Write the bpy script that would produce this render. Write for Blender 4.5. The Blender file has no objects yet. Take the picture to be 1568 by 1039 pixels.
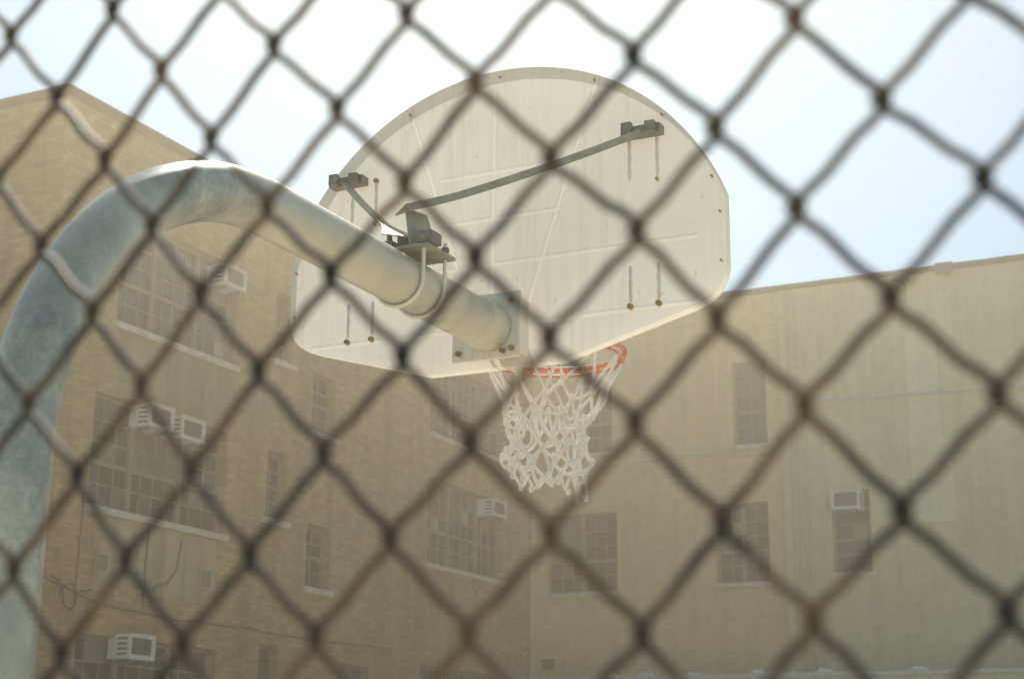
import bpy, bmesh, math, random
from mathutils import Matrix, Vector
random.seed(7)
S=bpy.context.scene
rad=math.radians
COL=bpy.context.collection
BX,BY=-2.221,4.346      # backboard / pole centre line and backboard plane

# ---------------------------------------------------------------- materials
def newmat(name):
    m=bpy.data.materials.new(name); m.use_nodes=True
    nt=m.node_tree; b=nt.nodes['Principled BSDF']; return m,nt,b
def N(nt,t,**kw):
    n=nt.nodes.new(t)
    for k,v in kw.items():
        if k in ('operation','blend_type','data_type','noise_dimensions','feature','interpolation_type'): setattr(n,k,v)
        else: n.inputs[k].default_value=v
    return n
def noise(nt,scale,detail=4,rough=0.55,stretch=None,off=(0,0,0)):
    g=nt.nodes.new('ShaderNodeNewGeometry')
    mp=nt.nodes.new('ShaderNodeMapping'); mp.inputs['Location'].default_value=off
    mp.inputs['Scale'].default_value=stretch or (1,1,1)
    nt.links.new(g.outputs['Position'],mp.inputs['Vector'])
    n=N(nt,'ShaderNodeTexNoise',Scale=scale,Detail=min(detail,3),Roughness=rough)
    nt.links.new(mp.outputs[0],n.inputs['Vector']); return n.outputs['Fac']
def ramp(nt,fac,stops):
    r=nt.nodes.new('ShaderNodeValToRGB'); e=r.color_ramp.elements
    while len(e)<len(stops): e.new(0.5)
    for el,(p,c) in zip(e,stops):
        el.position=p; el.color=(*c,1) if len(c)==3 else c
    nt.links.new(fac,r.inputs['Fac']); return r.outputs['Color']
def mix(nt,fac,a,b,mode='MIX'):
    m=nt.nodes.new('ShaderNodeMix'); m.data_type='RGBA'; m.blend_type=mode
    def s(i,v):
        if isinstance(v,(int,float)): m.inputs[i].default_value=v
        elif isinstance(v,tuple): m.inputs[i].default_value=(*v,1)
        else: nt.links.new(v,m.inputs[i])
    s(0,fac); s(6,a); s(7,b); return m.outputs[2]
def bump(nt,b,h,strength,dist):
    n=nt.nodes.new('ShaderNodeBump'); n.inputs['Strength'].default_value=strength; n.inputs['Distance'].default_value=dist
    nt.links.new(h,n.inputs['Height']); nt.links.new(n.outputs[0],b.inputs['Normal']); return n
def g3(v): return (v,v,v)

def wall_mat(name,c,plane,brick=0.5,stain=0.35,c2=None):
    m,nt,b=newmat(name)
    g=nt.nodes.new('ShaderNodeNewGeometry'); sp=nt.nodes.new('ShaderNodeSeparateXYZ'); nt.links.new(g.outputs['Position'],sp.inputs[0])
    cb=nt.nodes.new('ShaderNodeCombineXYZ')
    nt.links.new(sp.outputs['Y' if plane=='X' else 'X'],cb.inputs[0]); nt.links.new(sp.outputs['Z'],cb.inputs[1])
    br=nt.nodes.new('ShaderNodeTexBrick'); nt.links.new(cb.outputs[0],br.inputs['Vector'])
    br.inputs['Scale'].default_value=1.0; br.inputs['Brick Width'].default_value=0.21; br.inputs['Row Height'].default_value=0.072
    br.inputs['Mortar Size'].default_value=0.007; br.inputs['Mortar Smooth'].default_value=0.5
    br.inputs['Color1'].default_value=(1,1,1,1); br.inputs['Color2'].default_value=(1-0.30*brick,)*3+(1,); br.inputs['Mortar'].default_value=(1-0.30*brick,)*3+(1,)
    big=noise(nt,0.35,3,0.6); 
    base=mix(nt,ramp(nt,big,[(0.35,g3(0)),(0.65,g3(1))]),c,c2 or tuple(x*0.86 for x in c))
    st=noise(nt,1.0,3,0.65,(2.2,2.2,0.16),(3,1,0))
    base=mix(nt,stain,base,ramp(nt,st,[(0.32,g3(0.4)),(0.55,g3(1.0))]),'MULTIPLY')
    fine=noise(nt,7,3,0.75)
    base=mix(nt,0.32,base,ramp(nt,fine,[(0.3,g3(0.66)),(0.7,g3(1.12))]),'MULTIPLY')
    base=mix(nt,1.0,base,br.outputs['Color'],'MULTIPLY')
    nt.links.new(base,b.inputs['Base Color']); b.inputs['Roughness'].default_value=0.93
    b.inputs['Specular IOR Level'].default_value=0.2
    return m
def simple(name,c,rough=0.7,metal=0.0,var=0.2,scale=12,bs=0.0,bd=0.004,spec=0.5):
    m,nt,b=newmat(name)
    n=noise(nt,scale,3,0.6)
    col=mix(nt,1.0,c,ramp(nt,n,[(0.3,g3(1-var)),(0.7,g3(1+var*0.4))]),'MULTIPLY')
    nt.links.new(col,b.inputs['Base Color']); b.inputs['Roughness'].default_value=rough; b.inputs['Metallic'].default_value=metal
    b.inputs['Specular IOR Level'].default_value=spec
    if bs: bump(nt,b,n,bs,bd)
    return m

M_brick=wall_mat('painted_brick_tan',(0.66,0.41,0.19),'X',1.0,0.4,(0.54,0.33,0.15))
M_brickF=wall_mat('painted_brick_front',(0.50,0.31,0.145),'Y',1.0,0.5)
M_back=wall_mat('stucco_cream',(0.90,0.62,0.32),'Y',0.25,0.22,(0.82,0.56,0.28))
M_back2=wall_mat('stucco_olive',(0.78,0.66,0.37),'Y',0.15,0.25,(0.72,0.60,0.33))
M_patch=wall_mat('stucco_patch',(0.90,0.78,0.46),'Y',0.1,0.12)
M_rough=wall_mat('rough_plaster',(0.56,0.42,0.24),'X',0.3,0.6,(0.40,0.29,0.16))
M_coping=simple('coping_weathered',(0.12,0.085,0.055),0.95,var=0.5,scale=3,spec=.1)
M_sill=simple('sill_stone',(0.72,0.60,0.44),0.85,var=0.25,scale=6)
M_frame=simple('window_frame_paint',(0.30,0.23,0.14),0.7,var=0.3,scale=8)
M_frameD=simple('window_frame_dark',(0.12,0.11,0.09),0.7,var=0.3,scale=8)
M_roof=simple('roof_tar',(0.08,0.08,0.08),0.95,var=0.3,scale=2)
def glass(name,c,r):
    m,nt,b=newmat(name); n=noise(nt,1.3,2,0.5)
    nt.links.new(mix(nt,ramp(nt,n,[(0.4,g3(0)),(0.6,g3(1))]),c,tuple(x*2.2 for x in c)),b.inputs['Base Color'])
    b.inputs['Roughness'].default_value=r; b.inputs['Specular IOR Level'].default_value=0.5
    return m
M_glass=glass('window_glass',(0.018,0.024,0.022),0.12)
M_glass2=glass('window_glass_dusty',(0.09,0.085,0.065),0.35)
M_glass3=glass('window_blind',(0.24,0.20,0.13),0.5)
M_ac=simple('ac_casing',(0.80,0.75,0.64),0.55,var=0.15,scale=9)
M_acd=simple('ac_grille',(0.10,0.10,0.09),0.6)
M_cable=simple('cable_black',(0.05,0.045,0.04),0.7,bs=0)
M_conduit=simple('conduit_grey',(0.64,0.60,0.50),0.5,var=0.2)
M_lamp=simple('lamp_housing',(0.08,0.08,0.07),0.6)
M_debris=simple('white_debris',(0.8,0.8,0.78),0.8,var=0.15)
m,nt,b=newmat('court_concrete'); n1=noise(nt,0.4,3,0.6); n2=noise(nt,14,3,0.7)
c=mix(nt,ramp(nt,n1,[(0.35,g3(0)),(0.65,g3(1))]),(0.64,0.56,0.42),(0.56,0.48,0.35))
c=mix(nt,0.5,c,ramp(nt,n2,[(0.3,g3(0.8)),(0.7,g3(1.1))]),'MULTIPLY'); nt.links.new(c,b.inputs['Base Color']); b.inputs['Roughness'].default_value=0.92; M_ground=m
def board_paint(name):
    m,nt,b=newmat(name); n1=noise(nt,3,3,0.6); n2=noise(nt,40,3,0.6); n3=noise(nt,2.0,3,0.7,(7,5,0.6))
    c=mix(nt,ramp(nt,n1,[(0.35,g3(0)),(0.7,g3(1))]),(0.87,0.82,0.71),(0.83,0.77,0.64))
    c=mix(nt,0.35,c,ramp(nt,n3,[(0.34,(0.62,0.52,0.38)),(0.5,g3(1))]),'MULTIPLY')
    c=mix(nt,ramp(nt,n2,[(0.67,g3(0)),(0.73,g3(0.8))]),c,(0.45,0.34,0.21))
    nt.links.new(c,b.inputs['Base Color']); b.inputs['Roughness'].default_value=0.5; return m
M_board=board_paint('backboard_paint')
# moulded sheet: thin, lets a little sun through, with pressed stiffening beads
M_sheet=board_paint('backboard_sheet'); nt=M_sheet.node_tree; b=nt.nodes['Principled BSDF']
geo=nt.nodes.new('ShaderNodeNewGeometry')
def VM(op,a,b_=None,idx=0):
    n=nt.nodes.new('ShaderNodeVectorMath'); n.operation=op
    for i,v in enumerate((a,b_)):
        if v is None: continue
        if isinstance(v,(tuple,Vector)): n.inputs[i].default_value=tuple(v)
        else: nt.links.new(v,n.inputs[i])
    return n
def MT(op,a,b_=None,clamp=False):
    n=nt.nodes.new('ShaderNodeMath'); n.operation=op; n.use_clamp=clamp
    for i,v in enumerate((a,b_)):
        if v is None: continue
        if isinstance(v,(int,float)): n.inputs[i].default_value=v
        else: nt.links.new(v,n.inputs[i])
    return n.outputs[0]
flat=VM('MULTIPLY',geo.outputs['Position'],(1,0,1)).outputs[0]
segs=[((0.095,3.10),(0.335,3.82)),((-0.11,3.10),(-0.345,3.82)),((-0.17,3.385),(0.20,3.385)),((-0.14,3.235),(0.145,3.235)),((-0.22,3.54),(0.25,3.54)),
      ((0.12,3.035),(0.68,3.035)),((-0.14,3.035),(-0.68,3.035)),((-0.03,3.12),(-0.03,3.82)),((.15,3.235),(.64,3.235)),((-.17,3.235),(-.66,3.235))]
dmin=None
for p,q in segs:
    P=Vector((BX+p[0],0,p[1])); Q=Vector((BX+q[0],0,q[1])); D=Q-P; L=D.length; D.normalize()
    rel=VM('SUBTRACT',flat,P).outputs[0]
    h=MT('MULTIPLY',MT('MULTIPLY',VM('DOT_PRODUCT',rel,D).outputs['Value'],1/L,True),L)
    sc=nt.nodes.new('ShaderNodeVectorMath'); sc.operation='SCALE'; sc.inputs[0].default_value=tuple(D); nt.links.new(h,sc.inputs['Scale'])
    dist=VM('LENGTH',VM('SUBTRACT',rel,sc.outputs[0]).outputs[0]).outputs['Value']
    dmin=dist if dmin is None else MT('MINIMUM',dmin,dist)
mr=nt.nodes.new('ShaderNodeMapRange'); mr.interpolation_type='SMOOTHSTEP'
mr.inputs['From Min'].default_value=.011; mr.inputs['From Max'].default_value=.003; nt.links.new(dmin,mr.inputs['Value'])
bump(nt,b,mr.outputs[0],1.0,.006)
tr=nt.nodes.new('ShaderNodeBsdfTranslucent'); nn=noise(nt,1.6,2,.5); nt.links.new(ramp(nt,nn,[(.35,(.76,.71,.60)),(.65,(.92,.88,.77))]),tr.inputs['Color'])
mx=nt.nodes.new('ShaderNodeMixShader'); nt.links.new(MT('ADD',MT('MULTIPLY',mr.outputs[0],.10),.34),mx.inputs[0])
nt.links.new(b.outputs[0],mx.inputs[1]); nt.links.new(tr.outputs[0],mx.inputs[2]); nt.links.new(mx.outputs[0],nt.nodes['Material Output'].inputs['Surface'])

m,nt,b=newmat('galvanised_pole'); n1=noise(nt,6,3,0.6,(1,1,0.5)); n2=noise(nt,60,3,0.7); n3=noise(nt,2.2,3,0.5,(1,1,1),(1.5,0,0.4))
c=mix(nt,ramp(nt,n1,[(0.38,g3(0)),(0.62,g3(1))]),(0.58,0.55,0.45),(0.26,0.29,0.28))
c=mix(nt,0.6,c,ramp(nt,n2,[(0.35,g3(0.62)),(0.65,g3(1.15))]),'MULTIPLY')
c=mix(nt,ramp(nt,n3,[(0.44,g3(0)),(0.60,g3(0.7))]),c,(0.70,0.65,0.51))
nt.links.new(c,b.inputs['Base Color']); b.inputs['Metallic'].default_value=0.4
nt.links.new(ramp(nt,n2,[(0.3,g3(0.34)),(0.7,g3(0.48))]),b.inputs['Roughness']); bump(nt,b,n2,0.25,0.001); M_pole=m
M_steel=simple('steel_hardware',(0.20,0.19,0.16),0.5,0.4,0.5,30)
M_rust=simple('rust_bolt',(0.42,0.27,0.11),0.85,0.1,0.5,60)
M_strut=simple('strut_grey',(0.36,0.34,0.26),0.55,0.2,0.35,20)
M_rim=simple('rim_orange',(0.82,0.29,0.18),0.45,0.0,0.25,25)
M_net=simple('net_cord',(0.88,0.84,0.76),0.9,0,0.12,60,0.4,0.002)
m,nt,b=newmat('fence_wire'); n1=noise(nt,22,3,0.6)
nt.links.new(ramp(nt,n1,[(0.38,(0.036,0.035,0.026)),(0.62,(0.19,0.125,0.065))]),b.inputs['Base Color']); b.inputs['Roughness'].default_value=0.5; b.inputs['Specular IOR Level'].default_value=.3; M_fence=m

# ---------------------------------------------------------------- mesh builder
class MB:
    def __init__(s): s.v=[];s.f=[];s.m=[];s.mats=[];s.sm=[]
    def mi(s,mat):
        if mat not in s.mats: s.mats.append(mat)
        return s.mats.index(mat)
    def poly(s,pts,mat,smooth=False):
        n=len(s.v); s.v+= [tuple(p) for p in pts]; s.f.append(tuple(range(n,n+len(pts)))); s.m.append(s.mi(mat)); s.sm.append(smooth)
    def box(s,fn,a,b,mat):
        n=len(s.v)
        for k in range(8):
            s.v.append(tuple(fn(*( (a,b)[(k>>i)&1][i] for i in range(3)))))
        for q in ((0,1,3,2),(4,6,7,5),(0,4,5,1),(2,3,7,6),(0,2,6,4),(1,5,7,3)):
            s.f.append(tuple(n+i for i in q)); s.m.append(s.mi(mat)); s.sm.append(False)
    def tube(s,path,r,mat,n=8,closed=False,caps=True,rs=None):
        P=[Vector(p) for p in path]; L=len(P); base=len(s.v); up=None
        for i,p in enumerate(P):
            if closed: t=P[(i+1)%L]-P[i-1]
            else: t=P[min(i+1,L-1)]-P[max(i-1,0)]
            t.normalize()
            if up is None:
                up=Vector((0,0,1)) if abs(t.z)<0.9 else Vector((0,1,0))
            up=(up-t*up.dot(t)).normalized(); w=t.cross(up)
            rr=rs[i] if rs else r
            for k in range(n):
                a=2*math.pi*k/n; s.v.append(tuple(p+up*math.cos(a)*rr+w*math.sin(a)*rr))
        for i in range(L if closed else L-1):
            j=(i+1)%L
            for k in range(n):
                k2=(k+1)%n
                s.f.append((base+i*n+k,base+i*n+k2,base+j*n+k2,base+j*n+k)); s.m.append(s.mi(mat)); s.sm.append(True)
        if caps and not closed:
            s.f.append(tuple(base+k for k in range(n))[::-1]); s.m.append(s.mi(mat)); s.sm.append(False)
            s.f.append(tuple(base+(L-1)*n+k for k in range(n))); s.m.append(s.mi(mat)); s.sm.append(False)
    def obj(s,name,parent=None,bevel=0,recalc=True):
        me=bpy.data.meshes.new(name); me.from_pydata(s.v,[],s.f)
        for mt in s.mats: me.materials.append(mt)
        for p,mi,sm in zip(me.polygons,s.m,s.sm): p.material_index=mi; p.use_smooth=sm
        if recalc:
            bm=bmesh.new(); bm.from_mesh(me); bmesh.ops.recalc_face_normals(bm,faces=bm.faces); bm.to_mesh(me); bm.free()
        o=bpy.data.objects.new(name,me); COL.objects.link(o)
        if parent: o.parent=parent
        if bevel:
            b=o.modifiers.new('bevel','BEVEL'); b.width=bevel; b.segments=2; b.limit_method='ANGLE'
        return o
def empty(name):
    o=bpy.data.objects.new(name,None); COL.objects.link(o); return o
I3=lambda x,y,z:(x,y,z)
def bez(p0,p1,p2,n=12):
    p0,p1,p2=map(Vector,(p0,p1,p2)); return [p0*(1-t)**2+p1*2*t*(1-t)+p2*t*t for t in [i/n for i in range(n+1)]]

# ---------------------------------------------------------------- ground
g=MB(); g.poly([(-400,-400,0),(400,-400,0),(400,400,0),(-400,400,0)],M_ground); g.obj('ground',recalc=False)

# ---------------------------------------------------------------- buildings
XL=-15.4; YB=31.8; YF=16.65
fL=lambda u,v,d:(XL+d,u,v)
fB=lambda u,v,d:(u,YB-d,v)
fF=lambda u,v,d:(u,YF-d,v)
def wall(mb,fn,u0,u1,v0,v1,ops,mat,depth=0.22,d0=0.0):
    us=sorted(set([u0,u1]+[o[0] for o in ops]+[o[1] for o in ops])); vs=sorted(set([v0,v1]+[o[2] for o in ops]+[o[3] for o in ops]))
    for i in range(len(us)-1):
        for j in range(len(vs)-1):
            cu=(us[i]+us[i+1])/2; cv=(vs[j]+vs[j+1])/2
            if any(o[0]<cu<o[1] and o[2]<cv<o[3] for o in ops): continue
            mb.poly([fn(us[i],vs[j],d0),fn(us[i+1],vs[j],d0),fn(us[i+1],vs[j+1],d0),fn(us[i],vs[j+1],d0)],mat)
    for a,b_,c_,d_ in [o[:4] for o in ops]:
        for (p,q) in (((a,c_),(b_,c_)),((b_,c_),(b_,d_)),((b_,d_),(a,d_)),((a,d_),(a,c_))):
            mb.poly([fn(p[0],p[1],d0),fn(q[0],q[1],d0),fn(q[0],q[1],d0-depth),fn(p[0],p[1],d0-depth)],mat)
def window(mb,fn,u0,u1,v0,v1,bays,frame,rows=4,cols=None,sill=True):
    D0,D1=-0.20,-0.12; t=0.055
    mb.box(fn,(u0+.002,v0+.002,D0),(u0+t,v1-.002,D1),frame); mb.box(fn,(u1-t,v0+.002,D0),(u1-.002,v1-.002,D1),frame)
    mb.box(fn,(u0+t,v0+.002,D0),(u1-t,v0+t,D1-.003),frame); mb.box(fn,(u0+t,v1-t,D0),(u1-t,v1-.002,D1-.003),frame)
    tot=sum(bays); x=u0+t; W=u1-u0-2*t
    for k,bw in enumerate(bays):
        w=W*bw/tot; xe=x+w
        if k: mb.box(fn,(x-.045,v0+t,D0),(x+.045,v1-t,D1+.012),frame)
        nc=cols[k] if cols else max(2,round(w/0.27))
        xs=[x+w*i/nc for i in range(nc+1)]; ys=[v0+t+(v1-v0-2*t)*i/rows for i in range(rows+1)]
        for i in range(1,nc): mb.box(fn,(xs[i]-.011,v0+t,-0.185),(xs[i]+.011,v1-t,-0.150),frame)
        for j in range(1,rows):
            hh=0.032 if j==rows//2 else 0.011
            mb.box(fn,(x,ys[j]-hh,-0.183),(xe,ys[j]+hh,-0.146 if hh<.02 else -0.135),frame)
        mood=random.random()
        for i in range(nc):
            for j in range(rows):
                r=random.random()
                gm=M_glass if r<0.86 else (M_glass2 if r<0.97 else M_glass3)
                if mood>0.85 and j>=rows//2: gm=M_glass2
                tl=[random.uniform(-.006,.006) for _ in range(4)]
                mb.poly([fn(xs[i],ys[j],-0.168+tl[0]),fn(xs[i+1],ys[j],-0.168+tl[1]),fn(xs[i+1],ys[j+1],-0.168+tl[2]),fn(xs[i],ys[j+1],-0.168+tl[3])],gm)
        x=xe
    mb.poly([fn(u0,v0,-0.215),fn(u1,v0,-0.215),fn(u1,v1,-0.215),fn(u0,v1,-0.215)],M_acd)
    if sill: mb.box(fn,(u0-.08,v0-.09,-0.11),(u1+.08,v0+.004,0.07),M_sill)

T3=[1,1.25,1]
left_w=[(18.02,20.88,8.12,9.76,T3),(17.70,20.83,5.42,7.03,T3),(17.68,20.83,2.05,3.68,T3),
 (21.98,22.50,8.50,9.68,[1]),(21.95,22.51,5.86,6.97,[1]),(21.96,22.51,2.75,3.87,[1]),
 (23.17,23.90,7.52,8.55,[1]),(23.17,23.90,4.89,5.95,[1]),(24.34,25.30,2.30,3.72,[1]),
 (27.28,30.45,5.79,7.42,T3),(27.30,30.45,8.30,9.75,T3),(27.10,30.40,2.3,3.90,T3)]
back_w=[(-10.83,-10.11,8.50,10.25,[1]),(-14.20,-13.53,8.59,10.20,[1]),(-15.04,-13.43,5.66,7.32,[1,1]),(-11.26,-10.14,5.71,7.32,[1,1]),
 (-8.85,-8.08,5.81,7.43,[1]),(-3.4,-2.3,8.5,10.2,[1,1]),(-3.4,-2.3,5.7,7.3,[1,1]),(0.2,1.3,8.5,10.2,[1,1]),(0.2,1.3,5.7,7.3,[1,1])]
front_w=[(-23.5,-20.5,z0,z0+1.6,T3) for z0 in (2.05,5.42,8.12)]+[(-31.0,-28.0,z0,z0+1.6,T3) for z0 in (2.05,5.42,8.12)]

bw=empty('brick_apartment_building')
w=MB(); wall(w,fL,YF,YB-.001,0,11.1,left_w,M_brick); wall(w,fF,-42,XL,0,11.1,front_w,M_brickF)
w.poly([(-42,YF,0),(-42,60,0),(-42,60,11.1),(-42,YF,11.1)],M_brickF); w.obj('walls',bw)
w=MB(); w.poly([(-42,YF+.01,10.95),(XL-.01,YF+.01,10.95),(XL-.01,60,10.95),(-42,60,10.95)],M_roof); w.obj('roof',bw)
w=MB(); w.box(I3,(XL-.32,YF-.05,11.102),(XL+.05,YB+.05,11.25),M_coping); w.box(I3,(-42,YF-.05,11.102),(XL-.322,YF+.3,11.247),M_coping); w.obj('coping',bw)
w=MB()
for a in left_w: window(w,fL,*a[:5],M_frame,rows=5 if a[1]-a[0]>2 else 4)
for a in front_w: window(w,fF,*a[:5],M_frame,rows=5)
w.obj('windows',bw)
w=MB()
for (u0,u1,v0,v1,d) in [(18.1,20.95,7.22,8.0,.012),(18.0,20.7,4.3,5.30,.012),(21.2,21.9,7.2,7.9,.011)]:
    n=9; pts=[]
    for i in range(n): pts.append((u0+(u1-u0)*i/(n-1),v0+random.uniform(-.07,.07)))
    for i in range(n): pts.append((u1-(u1-u0)*i/(n-1),v1+random.uniform(-.04,.04)))
    w.poly([fL(p[0],p[1],d) for p in pts],M_rough)
for (u,v,s_) in [(20.25,7.52,.15),(20.43,4.71,.15),(18.05,4.66,.14)]:
    w.box(fL,(u-s_,v-s_,.014),(u+s_,v+s_,.04),M_rough); w.box(fL,(u-s_+.03,v-s_+.03,.041),(u+s_-.03,v+s_-.03,.046),M_frame)
w.obj('wall_patches',bw)

sb=empty('stucco_building')
w=MB()
bl=[a for a in back_w if a[1]<-9.7]; brr=[a for a in back_w if a[0]>-9.7]
wall(w,fB,XL+.001,-9.70,0,11.66,bl,M_back); wall(w,fB,-9.70,9,0,11.68,brr,M_back2,d0=0.0)
w.poly([(9,YB,0),(9,60,0),(9,60,11.68),(9,YB,11.68)],M_back2)
w.obj('walls',sb)
w=MB(); w.poly([(XL,YB+.01,11.5),(9,YB+.01,11.5),(9,60,11.5),(XL,60,11.5)],M_roof); w.obj('roof',sb)
w=MB(); 
x=XL+.1
while x<9:
    x2=min(x+random.uniform(1.2,2.2),9); dz=random.uniform(-.012,.012); w.box(I3,(x+.006,YB-.06,11.682),(x2-.006,YB+.3,11.79+dz),M_coping); x=x2
w.obj('coping',sb)
w=MB()
for a in back_w: window(w,fB,*a[:5],M_frame,rows=5)
w.obj('windows',sb)
w=MB()
w.box(fB,(-9.78,3.9,.003),(-9.62,11.66,.07),M_back2)
w.box(fB,(-8.98,3.9,.003),(-8.92,9.15,.05),M_back2)
w.box(fB,(-7.23,6.72,.002),(-6.90,10.48,.008),M_patch); w.box(fB,(-6.898,6.72,.002),(-6.43,8.3,.009),M_patch); w.box(fB,(-6.898,8.302,.002),(-6.62,10.4,.007),M_patch)
w.box(fB,(-15.12,4.10,.002),(-14.85,4.32,.05),M_frameD)
w.obj('wall_patches',sb)
w=MB()
w.tube([fB(-9.25,v,.06) for v in (3.9,6,8,9.2)]+[fB(-9.2,9.27,.06)]+[fB(u,9.27-(u+9.2)*.02,.06) for u in (-9,-7,-5,-1,5)],.024,M_conduit,6)
w.tube([fB(-9.45,3.9,.06),fB(-9.43,7,.06),fB(-9.43,11.5,.06)],.03,M_back2,6)
w.tube([fB(u,8.33+.05*math.sin(u*2),.04) for u in (-12.8,-12.2,-11.4,-10.8,-10)],.018,M_conduit,6)
w.obj('conduits',sb)

an=empty('low_annex')
w=MB(); YA=30.0
fA=lambda u,v,d:(u,YA-d,v)
wall(w,fA,XL+.002,9,0,3.72,[(-12,-11,0,2.1),(-8,-6.6,1.0,2.2)],M_back2)
w.obj('walls',an)
w=MB(); w.poly([(XL+.01,YA,3.60),(9,YA,3.60),(9,YB-.002,3.60),(XL+.01,YB-.002,3.60)],M_roof); w.obj('roof',an)
w=MB(); w.box(I3,(XL+.05,YA-.06,3.722),(9,YA+.2,3.80),M_conduit); w.obj('coping',an,0.01)
w=MB(); w.box(fA,(-11.98,0.02,-.15),(-11.02,2.08,-.1),M_frameD); window(w,fA,-8,-6.6,1.0,2.2,[1,1],M_frame); w.obj('door_and_window',an)
w=MB()
for k in range(12):
    cx=random.choice([-10.9,-9.7,-14.5+random.random()*8])+random.uniform(-.3,.3); r=random.uniform(.03,.10)
    path=[(cx-r*2.4,YA+.07,3.81),(cx-r*.9,YA+.05,3.81+r*.3),(cx+r*.4,YA+.09,3.81+r*random.uniform(.1,.4)),(cx+r*2.0,YA+.06,3.80)]
    w.tube(path,r,M_debris,7,rs=[r*.2,r*.6,r*.5,r*.15])
w.obj('roof_debris',an)

def ac(fn,u,v,wd=.52,ht=.34,dp=.26):
    m=MB()
    m.box(fn,(u-wd/2,v-ht/2,-.12),(u+wd/2,v+ht/2,dp),M_ac)
    m.box(fn,(u-wd/2+.05,v-ht/2+.06,dp+.001),(u+wd/2-.05,v+ht/2-.05,dp+.006),M_acd)
    n=6
    for i in range(n):
        vv=v-ht/2+.08+(ht-.15)*i/(n-1); m.box(fn,(u-wd/2+.055,vv-.004,dp+.007),(u+wd/2-.055,vv+.004,dp+.016),M_frameD)
    for s_ in (-1,1):
        m.box(fn,(u+s_*wd/2-.02,v-ht/2-.004,dp+.002),(u+s_*wd/2+.012,v+ht/2+.004,dp+.03),M_ac)
        for i in range(4): 
            a=u+s_*(wd/2+.003); m.box(fn,(a-.004,v-.12+i*.07,.06),(a+.004,v-.09+i*.07,dp-.04),M_acd)
    m.box(fn,(u-wd/2+.02,v+ht/2-.012,dp+.003),(u+wd/2-.02,v+ht/2+.006,dp+.03),M_ac)
    m.box(fn,(u-wd/2+.02,v-ht/2-.006,dp+.003),(u+wd/2-.02,v-ht/2+.012,dp+.03),M_ac)
    m.box(fn,(u-wd/2+.05,v-ht/2-.05,0),(u-wd/2+.09,v-ht/2-.004,dp-.05),M_acd); m.box(fn,(u+wd/2-.09,v-ht/2-.05,0),(u+wd/2-.05,v-ht/2-.004,dp-.05),M_acd)
    m.obj('window_air_conditioner')
for a in [(20.45,9.44),(18.85,6.86),(19.60,6.82),(18.75,3.55),(29.75,7.18)]: ac(fL,*a)
ac(fB,-8.48,7.20,wd=.54,ht=.38,dp=.30)

def flood(u,v):
    m=MB(); m.box(fB,(u-.03,v-.12,0),(u+.03,v-.06,.22),M_lamp)
    def fl(x,y,z): return fB(u+x,v+y-z*.5,.25+z)
    m.box(fl,(-.15,-.10,-.05),(.15,.10,.05),M_lamp); m.box(fl,(-.17,-.12,.051),(.17,.12,.07),M_lamp); m.obj('flood_light')
flood(-7.17,11.60); flood(-6.32,11.66)

w=MB()
for pts in [[(17.0,4.30),(18.0,4.10),(19.8,4.02),(21.5,4.07),(23.5,4.02),(26,4.1)],[(17.05,4.36),(17.5,4.2),(17.9,4.25)],
            [(17.55,4.05),(17.56,5.0),(17.58,5.6)],[(19.0,4.1),(18.98,4.6),(19.02,5.3)],[(17.3,4.2),(17.35,4.0),(17.5,3.95),(17.6,4.1),(17.5,4.3),(17.3,4.25),(17.25,4.1)],
            [(19.2,4.4),(19.3,4.5),(19.5,4.52),(19.7,4.75),(19.8,5.2)]]:
    out=[]
    for i in range(len(pts)-1):
        for t in range(6):
            f_=t/6; out.append(fL(pts[i][0]*(1-f_)+pts[i+1][0]*f_,pts[i][1]*(1-f_)+pts[i+1][1]*f_+.01*math.sin(i*3+t),.04))
    out.append(fL(*pts[-1],.04)); w.tube(out,.009,M_cable,5)
w.obj('utility_cable')

# ---------------------------------------------------------------- basketball hoop
hoop=empty('basketball_hoop')
ZC,RC=3.085,0.80; out=[(-0.24,2.905),(0.22,2.905)]
def corner(p0,p1,p2,n=5): return [tuple(v) for v in bez((*p0,0),(*p1,0),(*p2,0),n)]
out+= [(c_[0],c_[1]) for c_ in corner((0.64,3.020),(0.735,3.045),(0.745,3.13))]
out+= [(0.745,3.25)]
a0=math.acos(0.752/RC)
K=48
for i in range(K+1):
    a=a0+(math.pi-2*a0)*i/K; out.append((RC*math.cos(a)-0.008,ZC+RC*math.sin(a)))
out+= [(-0.760,3.25)]
out+= [(c_[0],c_[1]) for c_ in corner((-0.76,3.13),(-0.75,3.045),(-0.655,3.020))]
bm=bmesh.new(); vs=[bm.verts.new((BX+x-.015,BY,z)) for x,z in out]; f_=bm.faces.new(vs)
r=bmesh.ops.inset_region(bm,faces=[f_],thickness=0.012,depth=0)
inner=f_
r=bmesh.ops.inset_region(bm,faces=[inner],thickness=0.006,depth=0)
for v in inner.verts: v.co.y+=0.010
edges=[e for e in bm.edges if e.is_boundary]
r=bmesh.ops.extrude_edge_only(bm,edges=edges); nv=[g_ for g_ in r['geom'] if isinstance(g_,bmesh.types.BMVert)]
for v in nv: v.co.y+=0.038
bmesh.ops.recalc_face_normals(bm,faces=bm.faces)
if inner.normal.y>0: bmesh.ops.reverse_faces(bm,faces=bm.faces)
me=bpy.data.meshes.new('backboard'); bm.to_mesh(me); bm.free(); me.materials.append(M_sheet)
o=bpy.data.objects.new('backboard',me); COL.objects.link(o); o.parent=hoop
yb=BY+0.010
w=MB()
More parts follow.
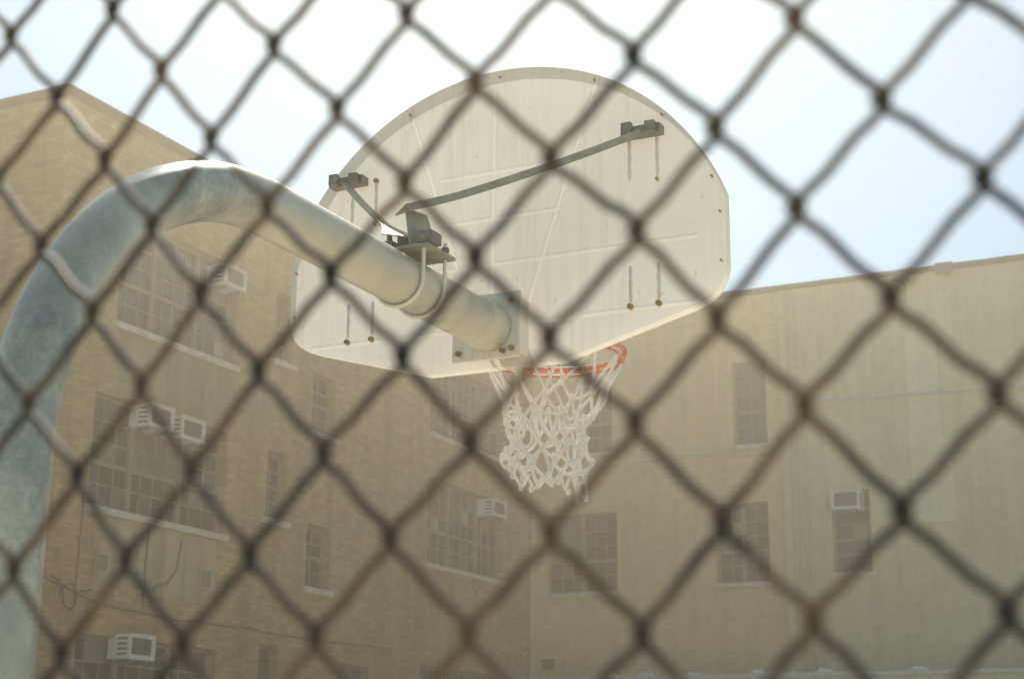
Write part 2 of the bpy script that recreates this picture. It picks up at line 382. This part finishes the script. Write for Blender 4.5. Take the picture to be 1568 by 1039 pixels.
for x in (.43,.52,-.46,-.55):
    for (z0,z1) in ((3.44,3.58),(3.06,3.17)):
        w.tube([(BX+x,yb,z0+(z1-z0)*i/6) for i in range(7)],.006,M_board,8,rs=[.003,.007,.004,.007,.004,.007,.003])
w.obj('weld_seams',hoop)
w=MB()
def bolt(x,z,r=.009,y=None,mat=M_rust):
    y=yb if y is None else y
    w.tube([(BX+x,y+.004,z),(BX+x,y-.010,z)],r,mat,6); 
for x in (.43,.52,-.46,-.55):
    bolt(x,3.045); bolt(x,3.58)
for x in (.52,-.46): bolt(x,3.43,.005)
for z in (3.15,3.30): bolt(.715,z,.003); bolt(-.755,z,.003)
for a in (25,45,65,90,115,140,158): bolt(.775*math.cos(rad(a))-.01,ZC+.775*math.sin(rad(a)),.0035)
w.obj('bolts',hoop)
pr=.070
path=[(BX,2.34,z) for z in (0,.5,1.0,1.5,2.0,2.2)]
for i in range(41):
    a=rad(90*i/40); path.append((BX,3.10-.76*math.cos(a),2.25+.76*math.sin(a)))
path+=[(BX,y,3.01) for y in (3.15,3.3,3.5,3.8,4.0,4.15,4.25)]
w=MB(); w.tube(path,pr,M_pole,48)
w.obj('gooseneck_pole',hoop)
w=MB(); w.tube([(BX,4.16,3.01),(BX,4.20,3.01),(BX,4.262,3.01),(BX,4.285,3.01)],pr,M_pole,32,rs=[.0705,.077,.077,.072])
w.box(I3,(BX-.13,4.286,2.915),(BX+.10,4.298,3.12),M_board)
w.box(I3,(BX-.11,4.299,2.93),(BX-.098,4.355,3.10),M_board); w.box(I3,(BX+.085,4.299,2.93),(BX+.097,4.355,3.10),M_board)
w.obj('mounting_plate',hoop,.003)
w=MB()
for x,z in ((-.105,2.94),(.075,2.94),(-.105,3.09),(.075,3.09),(.045,2.935)): bolt(x,z,.009,4.284)
w.obj('plate_bolts',hoop)
w=MB(); w.tube([(BX,2.35,0),(BX,2.35,.03)],.16,M_steel,8); w.obj('base_plate',hoop)
# clamp: U bolts + saddle
w=MB(); PZ=3.01
for yy in (3.74,3.86):
    R_=pr+.006; pts=[(BX+R_,yy,PZ+.13),(BX+R_,yy,PZ+.06)]
    for i in range(17):
        a=rad(-180*i/16); pts.append((BX+R_*math.cos(a),yy,PZ+R_*math.sin(a)))
    pts+=[(BX-R_,yy,PZ+.06),(BX-R_,yy,PZ+.13)]
    w.tube(pts,.0060,M_board,8)
    for s_ in (-1,1): w.tube([(BX+s_*R_,yy,PZ+.102),(BX+s_*R_,yy,PZ+.116)],.012,M_steel,6)
w.box(I3,(BX-.10,3.72,PZ+.080),(BX+.10,3.88,PZ+.090),M_strut)
w.obj('pole_clamp',hoop,.002)
# bent flat bar rising from the saddle to the struts
w=MB()
a=[(BX+.03,3.74,PZ+.09),(BX+.055,3.86,PZ+.09),(BX+.02,3.84,PZ+.215),(BX+.00,3.76,PZ+.215)]
b_=[(p[0]+.006,p[1],p[2]) for p in a]
w.poly(a,M_strut); w.poly(b_,M_strut)
for i in range(4): w.poly([a[i],a[(i+1)%4],b_[(i+1)%4],b_[i]],M_strut)
w.box(I3,(BX-.10,3.77,PZ+.092),(BX-.045,3.84,PZ+.130),M_steel); w.box(I3,(BX+.065,3.72,PZ+.092),(BX+.11,3.78,PZ+.125),M_steel)
w.box(I3,(BX-.045,3.80,PZ+.092),(BX-.01,3.86,PZ+.150),M_steel)
w.tube([(BX-.07,3.80,PZ+.131),(BX-.07,3.80,PZ+.165)],.008,M_steel,6)
w.obj('clamp_bracket',hoop,.002)
for nm,s_,xe,ze,z0 in (('strut_right',1,.475,3.58,.216),('strut_left',-1,-.56,3.58,.14)):
    w=MB()
    p0=Vector((BX+s_*.02-(.04 if s_>0 else 0),3.77,PZ+z0)); p2=Vector((BX+xe,BY-.03,ze)); pm=(p0+p2)/2+Vector((0,0,-.022))
    P=bez(p0,pm,p2,14); 
    A=[];
    for i,p in enumerate(P):
        t=i/14; wd=max(.014,.050-.18*t)
        tdir=(p2-p0).normalized(); side=tdir.cross(Vector((0,0,1))).normalized(); upv=side.cross(tdir).normalized()
        A.append((p+side*wd,p-side*wd,p-side*wd-upv*.004,p+side*wd-upv*.004,p+side*(wd-.004)-upv*.022,p+side*wd-upv*.022))
    for i in range(14):
        a,b_=A[i],A[i+1]
        for (k,l) in ((0,1),(1,2),(2,3)): w.poly([a[k],a[l],b_[l],b_[k]],M_strut)
        w.poly([a[0],b_[0],b_[5],a[5]],M_strut); w.poly([a[5],b_[5],b_[4],a[4]],M_strut); w.poly([a[4],b_[4],b_[3],a[3]],M_strut)
    w.poly(A[0][:4],M_strut); w.poly(A[-1][:4],M_strut)
    ex=BX+xe
    w.box(I3,(ex-.055,BY-.034,ze-.014),(ex+.070,BY+.006,ze+.014),M_steel)
    w.box(I3,(ex+.03,BY-.055,ze-.018),(ex+.06,BY-.035,ze+.016),M_steel); w.box(I3,(ex-.045,BY-.055,ze-.014),(ex-.015,BY-.035,ze+.022),M_steel)
    w.obj(nm,hoop)
# rim
RX,RY,RZ,RR=BX,BY+.40,3.045,.229
w=MB(); circ=[(RX+RR*math.cos(2*math.pi*i/64),RY+RR*math.sin(2*math.pi*i/64),RZ) for i in range(64)]
w.tube(circ,.0085,M_rim,10,closed=True)
circ=[(RX+(RR-.004)*math.cos(2*math.pi*i/64),RY+(RR-.004)*math.sin(2*math.pi*i/64),RZ-.024) for i in range(64)]
w.tube(circ,.005,M_rim,8,closed=True)
for i in range(12):
    a=2*math.pi*(i+.5)/12; c_=Vector((RX+RR*math.cos(a),RY+RR*math.sin(a),RZ))
    w.tube([c_+Vector((0,0,-.005)),c_+Vector((0,0,-.026))],.004,M_rim,6)
w.box(I3,(RX-.06,BY+.012,RZ-.10),(RX+.06,BY+.020,RZ+.02),M_rim)
w.box(I3,(RX-.055,BY+.021,RZ-.006),(RX+.055,RY-RR+.02,RZ-.001),M_rim)
for s_ in (-1,1):
    w.tube([(RX+s_*.05,BY+.022,RZ-.08),(RX+s_*.055,BY+.09,RZ-.05),(RX+s_*.06,RY-RR+.01,RZ-.012)],.005,M_rim,8)
w.obj('rim',hoop)
# net
w=MB(); rn=random.Random(11)
levels=[(0,-.03,.226),(1,-.135,.172),(2,-.19,.150),(3,-.24,.143),(4,-.285,.140),(5,-.335,.137),(6,-.385,.130),(7,-.425,.118)]
nodes={}
for (L,dz,rr) in levels:
    for k in range(12):
        a=2*math.pi*(k+.5*(L%2))/12+rn.uniform(-.15,.15)*(L>0)
        r2=rr*(1+(rn.uniform(-.30,.10) if L>0 else 0)); cxo=-.028*min(1,L/2); z=RZ+dz+(rn.uniform(-.032,.024) if L>0 else 0)
        if L>=6: z-=.026*math.cos(a-.3)*(L-5)*.7
        nodes[(L,k)]=Vector((RX+cxo+r2*math.cos(a),RY+r2*math.sin(a),z))
def cord(p,q,r=.0042,sag=.01):
    m=(p+q)/2+Vector((rn.uniform(-sag,sag),rn.uniform(-sag,sag),-abs(rn.uniform(0,sag)))); 
    w.tube(bez(p,m,q,6),r,M_net,6)
for L in range(7):
    for k in range(12):
        a=nodes[(L,k)]
        if L%2==0: bs=[(k)%12,(k-1)%12]
        else: bs=[(k)%12,(k+1)%12]
        for b_ in bs:
            cord(a,nodes[(L+1,b_)],.0050 if L==0 else .0058,.008 if L==0 else .022)
        if L>0:
            p=nodes[(L,k)]; w.tube([p+Vector((0,0,.014)),p+Vector((0.004,0,.006)),p,p+Vector((0,0.003,-.012))],.01,M_net,7,rs=[.004,.0095,.0100,.004])
for k in range(12):
    p=nodes[(0,k)]; w.tube([p+Vector((0,0,.038)),p+Vector((0,0,.02)),p],.0055,M_net,6)
    p=nodes[(7,k)]; w.tube([p+Vector((0,0,.01)),p,p+Vector((0,0,-.012))],.008,M_net,6,rs=[.004,.0095,.005])
for k in range(34):
    p=nodes[(rn.randint(1,4),rn.randint(0,11))]; q=nodes[(rn.randint(2,6),rn.randint(0,11))]
    if (p-q).length<.14: cord(p,q,.0065,.03)
w.obj('net',hoop)

# ---------------------------------------------------------------- chain link fence
FY=0.62; fence=empty('chain_link_fence')
tabx={-9:8,-8:7,-7:6,-6:4,-5:1,-4:-5,-3:-6,-2:-5,-1:-2,0:0,1:1,2:4,3:3,4:1,5:0,6:1}
def kx(a): return FY*(-0.5308+0.0593*a+tabx.get(a,0)*.001)
def kz(b_): return 1.665+FY*(0.5043-0.0671*b_)
rf=random.Random(3)
kj={}
def knot(a,b_):
    if (a,b_) not in kj: kj[(a,b_)]=(rf.uniform(-.0014,.0014),rf.uniform(-.0016,.0016),rf.uniform(-.002,.002))
    j=kj[(a,b_)]; return Vector((kx(a)+j[0],FY+j[2],kz(b_)+j[1]))
wr=.0023
w=MB()
bmin,bmax=-22,46
for m_ in range(-46,48):
    pts=[]
    visible=-14<=m_<=12
    for b_ in range(bmin,bmax):
        a=m_ if (m_+b_)%2==0 else m_+1
        right=(a==m_+1)
        K_=knot(a,b_); o_=.0018*(1 if right else -1)
        sgn=1 if right else -1
        y1=-.0024*sgn; y2=.0024*sgn
        dx=-sgn*.0593*FY; dz=.0671*FY
        L_=math.hypot(dx,dz); ux,uz=dx/L_,dz/L_
        if visible:
            pts+= [K_+Vector((o_+ux*.011,y1,uz*.011)),K_+Vector((o_*1.4+ux*.004,y1*.9,uz*.0045)),K_+Vector((o_*1.7,0,0)),K_+Vector((o_*1.4+ux*.004,y2*.9,-uz*.0045)),K_+Vector((o_+ux*.011,y2,-uz*.011))]
            nb=b_+1; na=m_ if (m_+nb)%2==0 else m_+1
            if nb<bmax:
                K2=knot(na,nb)
                for tt,s2 in ((.33,1),(.67,-1)):
                    e=rf.uniform(-.0003,.0003); q=K_*(1-tt)+K2*tt; pts.append(q+Vector((e+s2*.0003*(1 if right else -1),y2,e+s2*.0003)))
        else:
            pts+= [K_+Vector((o_+ux*.006,y1,uz*.006)),K_+Vector((o_+ux*.006,y2,-uz*.006))]
    w.tube(pts,wr,M_fence,8 if visible else 5)
w.obj('wire_mesh',fence,recalc=False)
w=MB(); ztop=kz(bmin)+.02
M_post=simple('fence_post_steel',(0.3,0.31,0.30),0.5,0.4,0.3,20)
for x in (-2.05,1.45): w.tube([(x,FY+.05,0),(x,FY+.05,ztop+.05)],.03,M_post,20)
w.tube([(-2.05,FY+.045,ztop),(1.45,FY+.045,ztop)],.021,M_post,16)
w.obj('posts_and_rail',fence)

# ---------------------------------------------------------------- uniform scattering volume, added to stand in for lens veiling glare
hm=bpy.data.materials.new('veil_scatter'); hm.use_nodes=True; nt=hm.node_tree; nt.nodes.clear()
vs_=nt.nodes.new('ShaderNodeVolumeScatter'); vs_.inputs['Color'].default_value=(1,.86,.60,1); vs_.inputs['Density'].default_value=.0115; vs_.inputs['Anisotropy'].default_value=.74
oo=nt.nodes.new('ShaderNodeOutputMaterial'); nt.links.new(vs_.outputs[0],oo.inputs['Volume'])
w=MB(); w.box(I3,(-60,-12,-.5),(40,64,16),hm); w.obj('glare_veil')

# ---------------------------------------------------------------- light
SUN_EL=46; SUN_AZ=-28
wd=bpy.data.worlds.new('World'); S.world=wd; wd.use_nodes=True; nt=wd.node_tree
sk=nt.nodes.new('ShaderNodeTexSky'); sk.sky_type='NISHITA'; sk.sun_disc=False
sk.sun_elevation=rad(SUN_EL); sk.sun_rotation=rad(SUN_AZ); sk.air_density=1.0; sk.dust_density=0.35; sk.ozone_density=1.0
bg=nt.nodes['Background']; bg.inputs['Strength'].default_value=0.115
nt.links.new(mix(nt,1.0,sk.outputs[0],(.95,1.09,.98),'MULTIPLY'),bg.inputs['Color'])
l=bpy.data.lights.new('sun','SUN'); l.energy=5.0; l.angle=rad(0.5); l.color=(1,.92,.78)
so=bpy.data.objects.new('sun',l); COL.objects.link(so)
d=Vector((math.sin(rad(SUN_AZ))*math.cos(rad(SUN_EL)),math.cos(rad(SUN_AZ))*math.cos(rad(SUN_EL)),math.sin(rad(SUN_EL))))
so.rotation_euler=d.to_track_quat('Z','Y').to_euler(); so.location=(0,0,30)

# ---------------------------------------------------------------- camera
c=bpy.data.cameras.new('camera'); co=bpy.data.objects.new('camera',c); COL.objects.link(co)
R=(Matrix.Rotation(rad(26.6),4,'Z')@Matrix.Rotation(rad(105.2),4,'X')@Matrix.Rotation(rad(0.6),4,'Z'))
co.matrix_world=Matrix.Translation((0,0,1.665))@R
c.sensor_width=36; c.lens=2540/1568*36; c.clip_start=.02; c.clip_end=2000
c.dof.use_dof=True; c.dof.focus_distance=4.9; c.dof.aperture_fstop=7.5
S.camera=co
S.view_settings.view_transform='Standard'; S.view_settings.look='None'; S.view_settings.exposure=0
